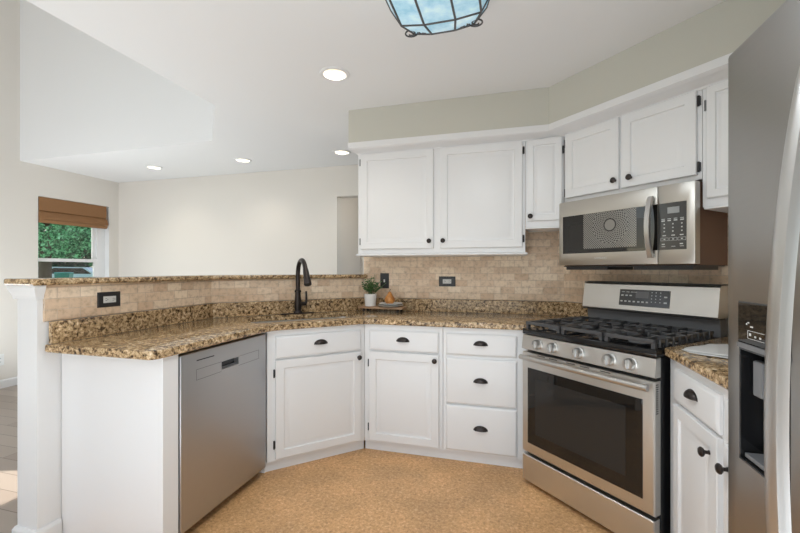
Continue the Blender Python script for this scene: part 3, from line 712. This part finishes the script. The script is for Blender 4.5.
lab = ['recessed ceiling light nearest the camera, over the kitchen floor', 'recessed ceiling light just left of the white wall cabinets', 'recessed ceiling light in the middle of the far living room row', 'leftmost recessed ceiling light near the window wall']
t0 = None
for (x, y), lb in zip(lights_xy, lab):
    if t0 is None:
        t0 = thing('recessed_light', lb, 'ceiling light', (x, y, CH), 0, 'recessed ceiling lights')
        MB().lathe([(.069, 0.004), (.092, -.0005), (.090, -.006), (.074, -.009), (.066, -.004), (.066, .004)], (0, 0, 0), 36, closed=True).build('trim_ring', 'trim', t0)
        MB().lathe([(.0665, .003), (.050, .078), (.053, .080), (.0685, .003)], (0, 0, 0), 32, closed=True).build('baffle', 'canbaffle', t0)
        MB().lathe([(0, .081), (.055, .081), (.055, .086), (0, .086)], (0, 0, 0), 32).build('lens', 'lens', t0)
    else: dup(t0, (x, y, CH), 0, lb)
    lamp('recessed_lamp', 'SPOT', (x, y, CH+.072), 12, (1, .90, .76), (x, y, 0), spot_size=math.radians(120), spot_blend=.6, shadow_soft_size=.05)

# ------------------------------------------------------------------ outlets and switch
def plate(name, label, cat, loc, rot, w_, h_, kp, kin, slots, group=None):
    t = thing(name, label, cat, loc, rot, group)
    MB().panel(-w_/2, w_/2, -h_/2, h_/2, [(0, -.0003), (0, -.003), (.004, -.006), (.006, -.006)]).build('cover_plate', kp, t, smooth=0)
    f = MB()
    hz_ = w_ > h_
    if slots == 'switch': f.box(-.006, -.014, -.012, .006, -.0061, .012, .002)
    else: f.box(-.034 if hz_ else -.017, -.0078, -.017 if hz_ else -.034, .034 if hz_ else .017, -.0061, .017 if hz_ else .034, .001)
    f = f.build('toggle' if slots == 'switch' else 'receptacle', kin, t, smooth=0)
    if slots == 'outlet':
        s = MB()
        for c in (-.019, .019):
            for a in (-.005, .005):
                if hz_: s.box(c-.005, -.0084, a-.001, c+.004, -.0077, a+.001)
                else: s.box(a-.001, -.0084, c-.005, a+.001, -.0077, c+.004)
            if hz_: s.box(c+.006, -.0084, -.002, c+.0095, -.0077, .002)
            else: s.box(-.002, -.0084, c-.0095, .002, -.0077, c-.006)
        s.build('slots', 'black', f, smooth=0)
    return t
GO = 'black outlet and switch plates on the tile'
plate('power_outlet', 'black outlet plate lying sideways on the bar tile at the left end of the peninsula', 'outlet', (TX, 1.58, 1.096), PI/2, .122, .078, 'black', 'legend', 'outlet', GO)
plate('power_outlet', 'black outlet plate lying sideways on the back wall tile under the wide wall cabinet', 'outlet', (-.487, 3.14, 1.157), 0, .132, .078, 'black', 'legend', 'outlet', GO)
plate('light_switch', 'upright black switch plate on the tile behind the potted plant and pear', 'switch', (-1.010, 3.14, 1.158), 0, .075, .125, 'black', 'whiteplastic', 'switch', GO)
plate('power_outlet', 'white wall outlet low on the living room wall left of the bar', 'outlet', (WX, 2.87, .30), PI/2, .075, .118, 'whiteplastic', 'whiteplastic', 'outlet')

# ------------------------------------------------------------------ things on the counters
bx, by, bz = -.985, 3.005, .9155
t = thing('serving_board', 'small light wood riser board on feet by the back wall tile', 'serving board', (bx, by, bz), math.radians(-3))
MB().box(-.185, -.065, .026, .185, .065, .042, .003).build('top', 'wood', t)
for fx in (-.145, .145):
    for fy in (-.04, .04): MB().lathe([(.009, 0), (.011, .004), (.008, .012), (.010, .0258)], (fx, fy, 0), 14).build('foot', 'bronze', t)
pz_ = bz+.0425
pp = Vector((-1.085, 3.0, pz_))
t = thing('potted_plant', 'small green plant in a white ceramic pot at the left end of the wooden riser', 'potted plant', pp)
MB().lathe([(0, 0), (.040, 0), (.043, .003), (.050, .095), (.050, .098), (.045, .098), (.043, .086), (0, .086)], (0, 0, 0), 32).build('pot', 'ceramic', t)
MB().lathe([(0, .0862), (.043, .0862), (.042, .090), (0, .092)], (0, 0, 0), 20).build('soil', 'soil', t)
fo = MB(); rnd = random.Random(3)
for k in range(34):
    a = rnd.uniform(0, 2*PI); lean = rnd.uniform(.15, 1.0); ln = rnd.uniform(.085, .15)
    base = Vector((rnd.uniform(-.02, .02), rnd.uniform(-.02, .02), .089)); dr = Vector((math.cos(a)*lean, math.sin(a)*lean*.8, 1.)).normalized()
    pts = [base+dr*ln*u+Vector((0, 0, -.02*lean*u*u)) for u in (0, .5, 1.)]
    fo.tube(pts, .0012, 5)
    for m_ in range(6):
        c0 = pts[0].lerp(pts[2], .35+.13*m_); aa = rnd.uniform(0, 2*PI); d1 = Vector((math.cos(aa), math.sin(aa), rnd.uniform(-.1, .9))).normalized(); sd = d1.orthogonal().normalized(); l_ = rnd.uniform(.020, .034); wd = l_*.30; nrm = d1.cross(sd)*.003
        v = [fo.bm.verts.new(c0+x) for x in (Vector(), d1*l_*.45+sd*wd+nrm, d1*l_, d1*l_*.45-sd*wd+nrm)]; fo.bm.faces.new(v)
for a, ln in ((.9, .17), (1.5, .15)):
    dr = Vector((math.cos(a)*.3, 0, 1)).normalized(); fo.tube([Vector((.005, 0, .09))+dr*ln*u for u in (0, .5, 1)], .0018, 5, [.002, .003, .001])
fo.build('foliage', 'leaf', t, smooth=0)
sp_ = Vector((-.915, 3.0, pz_))
def platef(name, label, z, r, k):
    o = MB().lathe([(0, 0), (r*.6, 0), (r*.62, .003), (r*.97, .010), (r, .013), (r*.985, .0145), (r*.6, .006), (0, .0055)], (0, 0, 0), 40).build(name, k); o.location = (sp_.x, sp_.y, z); return tag(o, label, 'plate', 'plates stacked on the riser')
platef('plate', 'pale grey plate at the bottom of the small stack on the riser', pz_+.0003, .100, 'greyplate')
platef('plate', 'white plate on top of the stack, right under the pear', pz_+.0155, .094, 'ceramic')
t = thing('pear', 'golden brown pear standing on the stacked plates', 'pear', (sp_.x-.005, sp_.y-.01, pz_+.0216))
MB().lathe([(0, 0), (.020, .001), (.036, .012), (.042, .030), (.038, .048), (.026, .066), (.017, .080), (.013, .090), (.007, .097), (0, .099)], (0, 0, 0), 28).build('fruit', 'pear', t, smooth=80)
MB().tube([(0, 0, .096), (.002, 0, .107), (.006, 0, .118)], .002, 8).build('stem', 'bark', t)
# folded white cloth on the right counter
w = MB(); rnd = random.Random(5)
for lay, (sx, sy, z) in enumerate(((.16, .105, 0), (.152, .10, .0058))):
    pts = []
    for k in range(28):
        a = k*2*PI/28; cx_, cy_ = math.cos(a), math.sin(a); e_ = 5.
        rr = (abs(cx_)**e_+abs(cy_)**e_)**(-1/e_)*(1+rnd.uniform(-.055, .03)); pts.append((sx*cx_*rr, sy*cy_*rr))
    w.loft([[(x*f, y*f, z+h_+.0012*math.sin(x*60+y*40)) for x, y in pts] for f, h_ in ((.97, .0014), (1, .003), (.98, .0052), (.8, .0056))])
o = w.build('folded_towel', 'ceramic', smooth=60); o.location = (.845, 1.905, .9155); o.rotation_euler = (0, 0, math.radians(40)); tag(o, 'white folded towel lying on the granite counter right of the range', 'towel')

# ------------------------------------------------------------------ living room window and shade
wy0, wy1, wz0, wz1 = 3.22, 4.05, .72, 2.088
win = struct('window_1', (WX, 0, 0))
w = MB(); xo, xi = -.135, -.075; f = .05
w.box(xo, wy0+.003, wz0+.001, xi, wy0+.012, wz1-.001).box(xo, wy1-.105, wz0+.001, xi, wy1-.003, wz1-.001).box(xo, wy0+.012, wz1-f, xi-.0005, wy1-.105, wz1-.001).box(xo, wy0+.012, wz0+.001, xi-.0005, wy1-.105, wz0+f); w.build('window_frame', 'trim', win, smooth=0)
ya, yb = wy0+.012, wy1-.105
for nm, z0, z1, xx in (('upper_sash', 1.345, wz1-f, -.125), ('lower_sash', wz0+f, 1.385, -.10)):
    w = MB(); s = .038
    w.box(xx, ya+.0005, z0, xx+.022, ya+.012, z1).box(xx, yb-s, z0, xx+.022, yb-.0005, z1).box(xx+.0005, ya+.012, z0, xx+.0215, yb-s, z0+s).box(xx+.0005, ya+.012, z1-s, xx+.0215, yb-s, z1); sa = w.build(nm, 'trim', win, smooth=0)
    MB().box(xx+.009, ya+.01, z0+s-.002, xx+.013, yb-s+.002, z1-s+.002).build('pane', 'pane', sa, smooth=0)
MB().box(-.07, wy0-.03, wz0-.025, .035, wy1+.03, wz0-.001, .004).build('window_sill', 'trim', win, smooth=0)
w = MB()
w.box(-.074, wy0+.0005, wz0, -.0005, wy0+.003, wz1-.001).box(-.074, wy1-.003, wz0, -.0005, wy1-.0005, wz1-.001).build('reveal_lining', 'trim', win, smooth=0)
t = thing('roman_shade', 'brown woven roman shade pulled up at the top of the living room window', 'window shade', (WX, (wy0+wy1)/2-.015, 1.79))
hw = (wy1-wy0)/2-.026
def ext(prof, name, k):
    return MB().loft([[(x, yy_, z) for x, z in prof] for yy_ in (-hw, hw)]).build(name, k, t, smooth=35)
ext([(-.06, .293), (.004, .293), (.006, .14), (-.01, .132), (-.06, .14)], 'valance', 'woven')
ext([(-.05, .135), (.0, .131), (.012, .12), (.034, .070), (.036, .052), (.030, .040), (-.02, .044), (-.05, .06)], 'upper_fold', 'woven')
ext([(-.05, .056), (-.02, .041), (.027, .036), (.022, .018), (.008, .0), (-.03, .0), (-.05, .02)], 'lower_fold', 'woven')

# second, tall window of the window wall (just out of frame, it lets the sun in)
# ------------------------------------------------------------------ outdoors
S(MB().box(-45, -15, -.2, WX-.2, 45, -.02).build('lawn', 'grass', smooth=0))
def tree(label, loc, r, zc, nl, k, seed, ls):
    rnd = random.Random(seed); t = thing('tree', label, 'tree', loc, 0, 'trees outside the window')
    MB().tube([(0, 0, 0), (.05, 0, zc*.5), (0, .05, zc)], .12, 10, [.16, .12, .07]).build('trunk', 'bark', t)
    f = MB()
    for i in range(nl):
        while True:
            p = Vector((rnd.uniform(-1, 1), rnd.uniform(-1, 1), rnd.uniform(-1, 1)))
            if .35 < p.length < 1: break
        p = Vector((p.x*r, p.y*r, p.z*r*.85+zc)); a = Vector((rnd.gauss(0, 1), rnd.gauss(0, 1), rnd.gauss(0, 1))).normalized(); b = a.orthogonal().normalized(); s = ls*rnd.uniform(.6, 1.3)
        f.bm.faces.new([f.bm.verts.new(p+x) for x in (a*s*-.5, b*s*.28, a*s*.5, b*s*-.28)])
    f.build('foliage', k, t, smooth=0)
    return t
def at_px(px, d, z=-.02): r = (px-400)/395.6*d; return (r*math.cos(YAW)-d*math.sin(YAW), d*math.cos(YAW)+r*math.sin(YAW), z)
tree('bright green leafy tree close outside the living room window', at_px(44, 9.6), 1.9, 3.05, 11000, 'tree', 1, .135)
tree('darker tree behind the bright one on the left side of the window view', at_px(20, 17.5), 1.8, 3.0, 4000, 'treed', 2, .24)
tree('darker tree behind the bright one on the right side of the window view', at_px(112, 18.), 1.8, 3.0, 4000, 'treed', 3, .24)
tree('far dark tree closing the middle of the window view beyond the parked cars', at_px(60, 50), 4.2, 3.9, 5000, 'treed', 4, .5)
tree('far dark tree beyond the cars, left in the window view', at_px(-16, 40), 3.8, 3.6, 4000, 'treed', 5, .5)
tree('far dark tree beyond the cars, right in the window view', at_px(124, 44), 3.8, 3.6, 4000, 'treed', 6, .5)
t = thing('car', 'pale blue car parked beyond the trees, right in the lower window pane', 'car', at_px(77, 27.), math.radians(40), 'parked cars')
b = MB(); b.loft([[(x, y, z) for x, z in ((-2.1, .35), (2.1, .35), (2.15, .75), (1.2, .95), (.6, 1.42), (-1.1, 1.45), (-1.8, 1.0), (-2.15, .9))] for y in (-.8, .8)]); b.build('body', 'car', t, smooth=0)
b = MB()
for y in (-.805, .803): b.loft([[(x, y, z) for x, z in ((1.0, .98), (.52, 1.36), (-1.0, 1.38), (-1.6, 1.0))], [(x, y+.002, z) for x, z in ((1.0, .98), (.52, 1.36), (-1.0, 1.38), (-1.6, 1.0))]])
b.build('side_windows', 'glassblack', t, smooth=0)
for x in (-1.35, 1.35):
    for y in (-.82, .66): MB().cyl((x, y, .33), (x, y+.16, .33), .33, 24).build('wheel', 'black', t)
dup(t, at_px(46, 36.), math.radians(55), 'pale blue car parked beyond the trees, left in the lower window pane')
t = thing('wheeled_bin', 'teal wheeled bin standing on the lawn between the parked cars', 'bin', at_px(64, 20.), math.radians(40))
MB().loft([[(-a, -a, z), (a, -a, z), (a, a, z), (-a, a, z)] for a, z in ((.24, .02), (.30, 1.05))]).build('body', 'teal', t, smooth=0)
MB().box(-.32, -.32, 1.052, .32, .32, 1.12, .03).build('lid', 'teal', t)
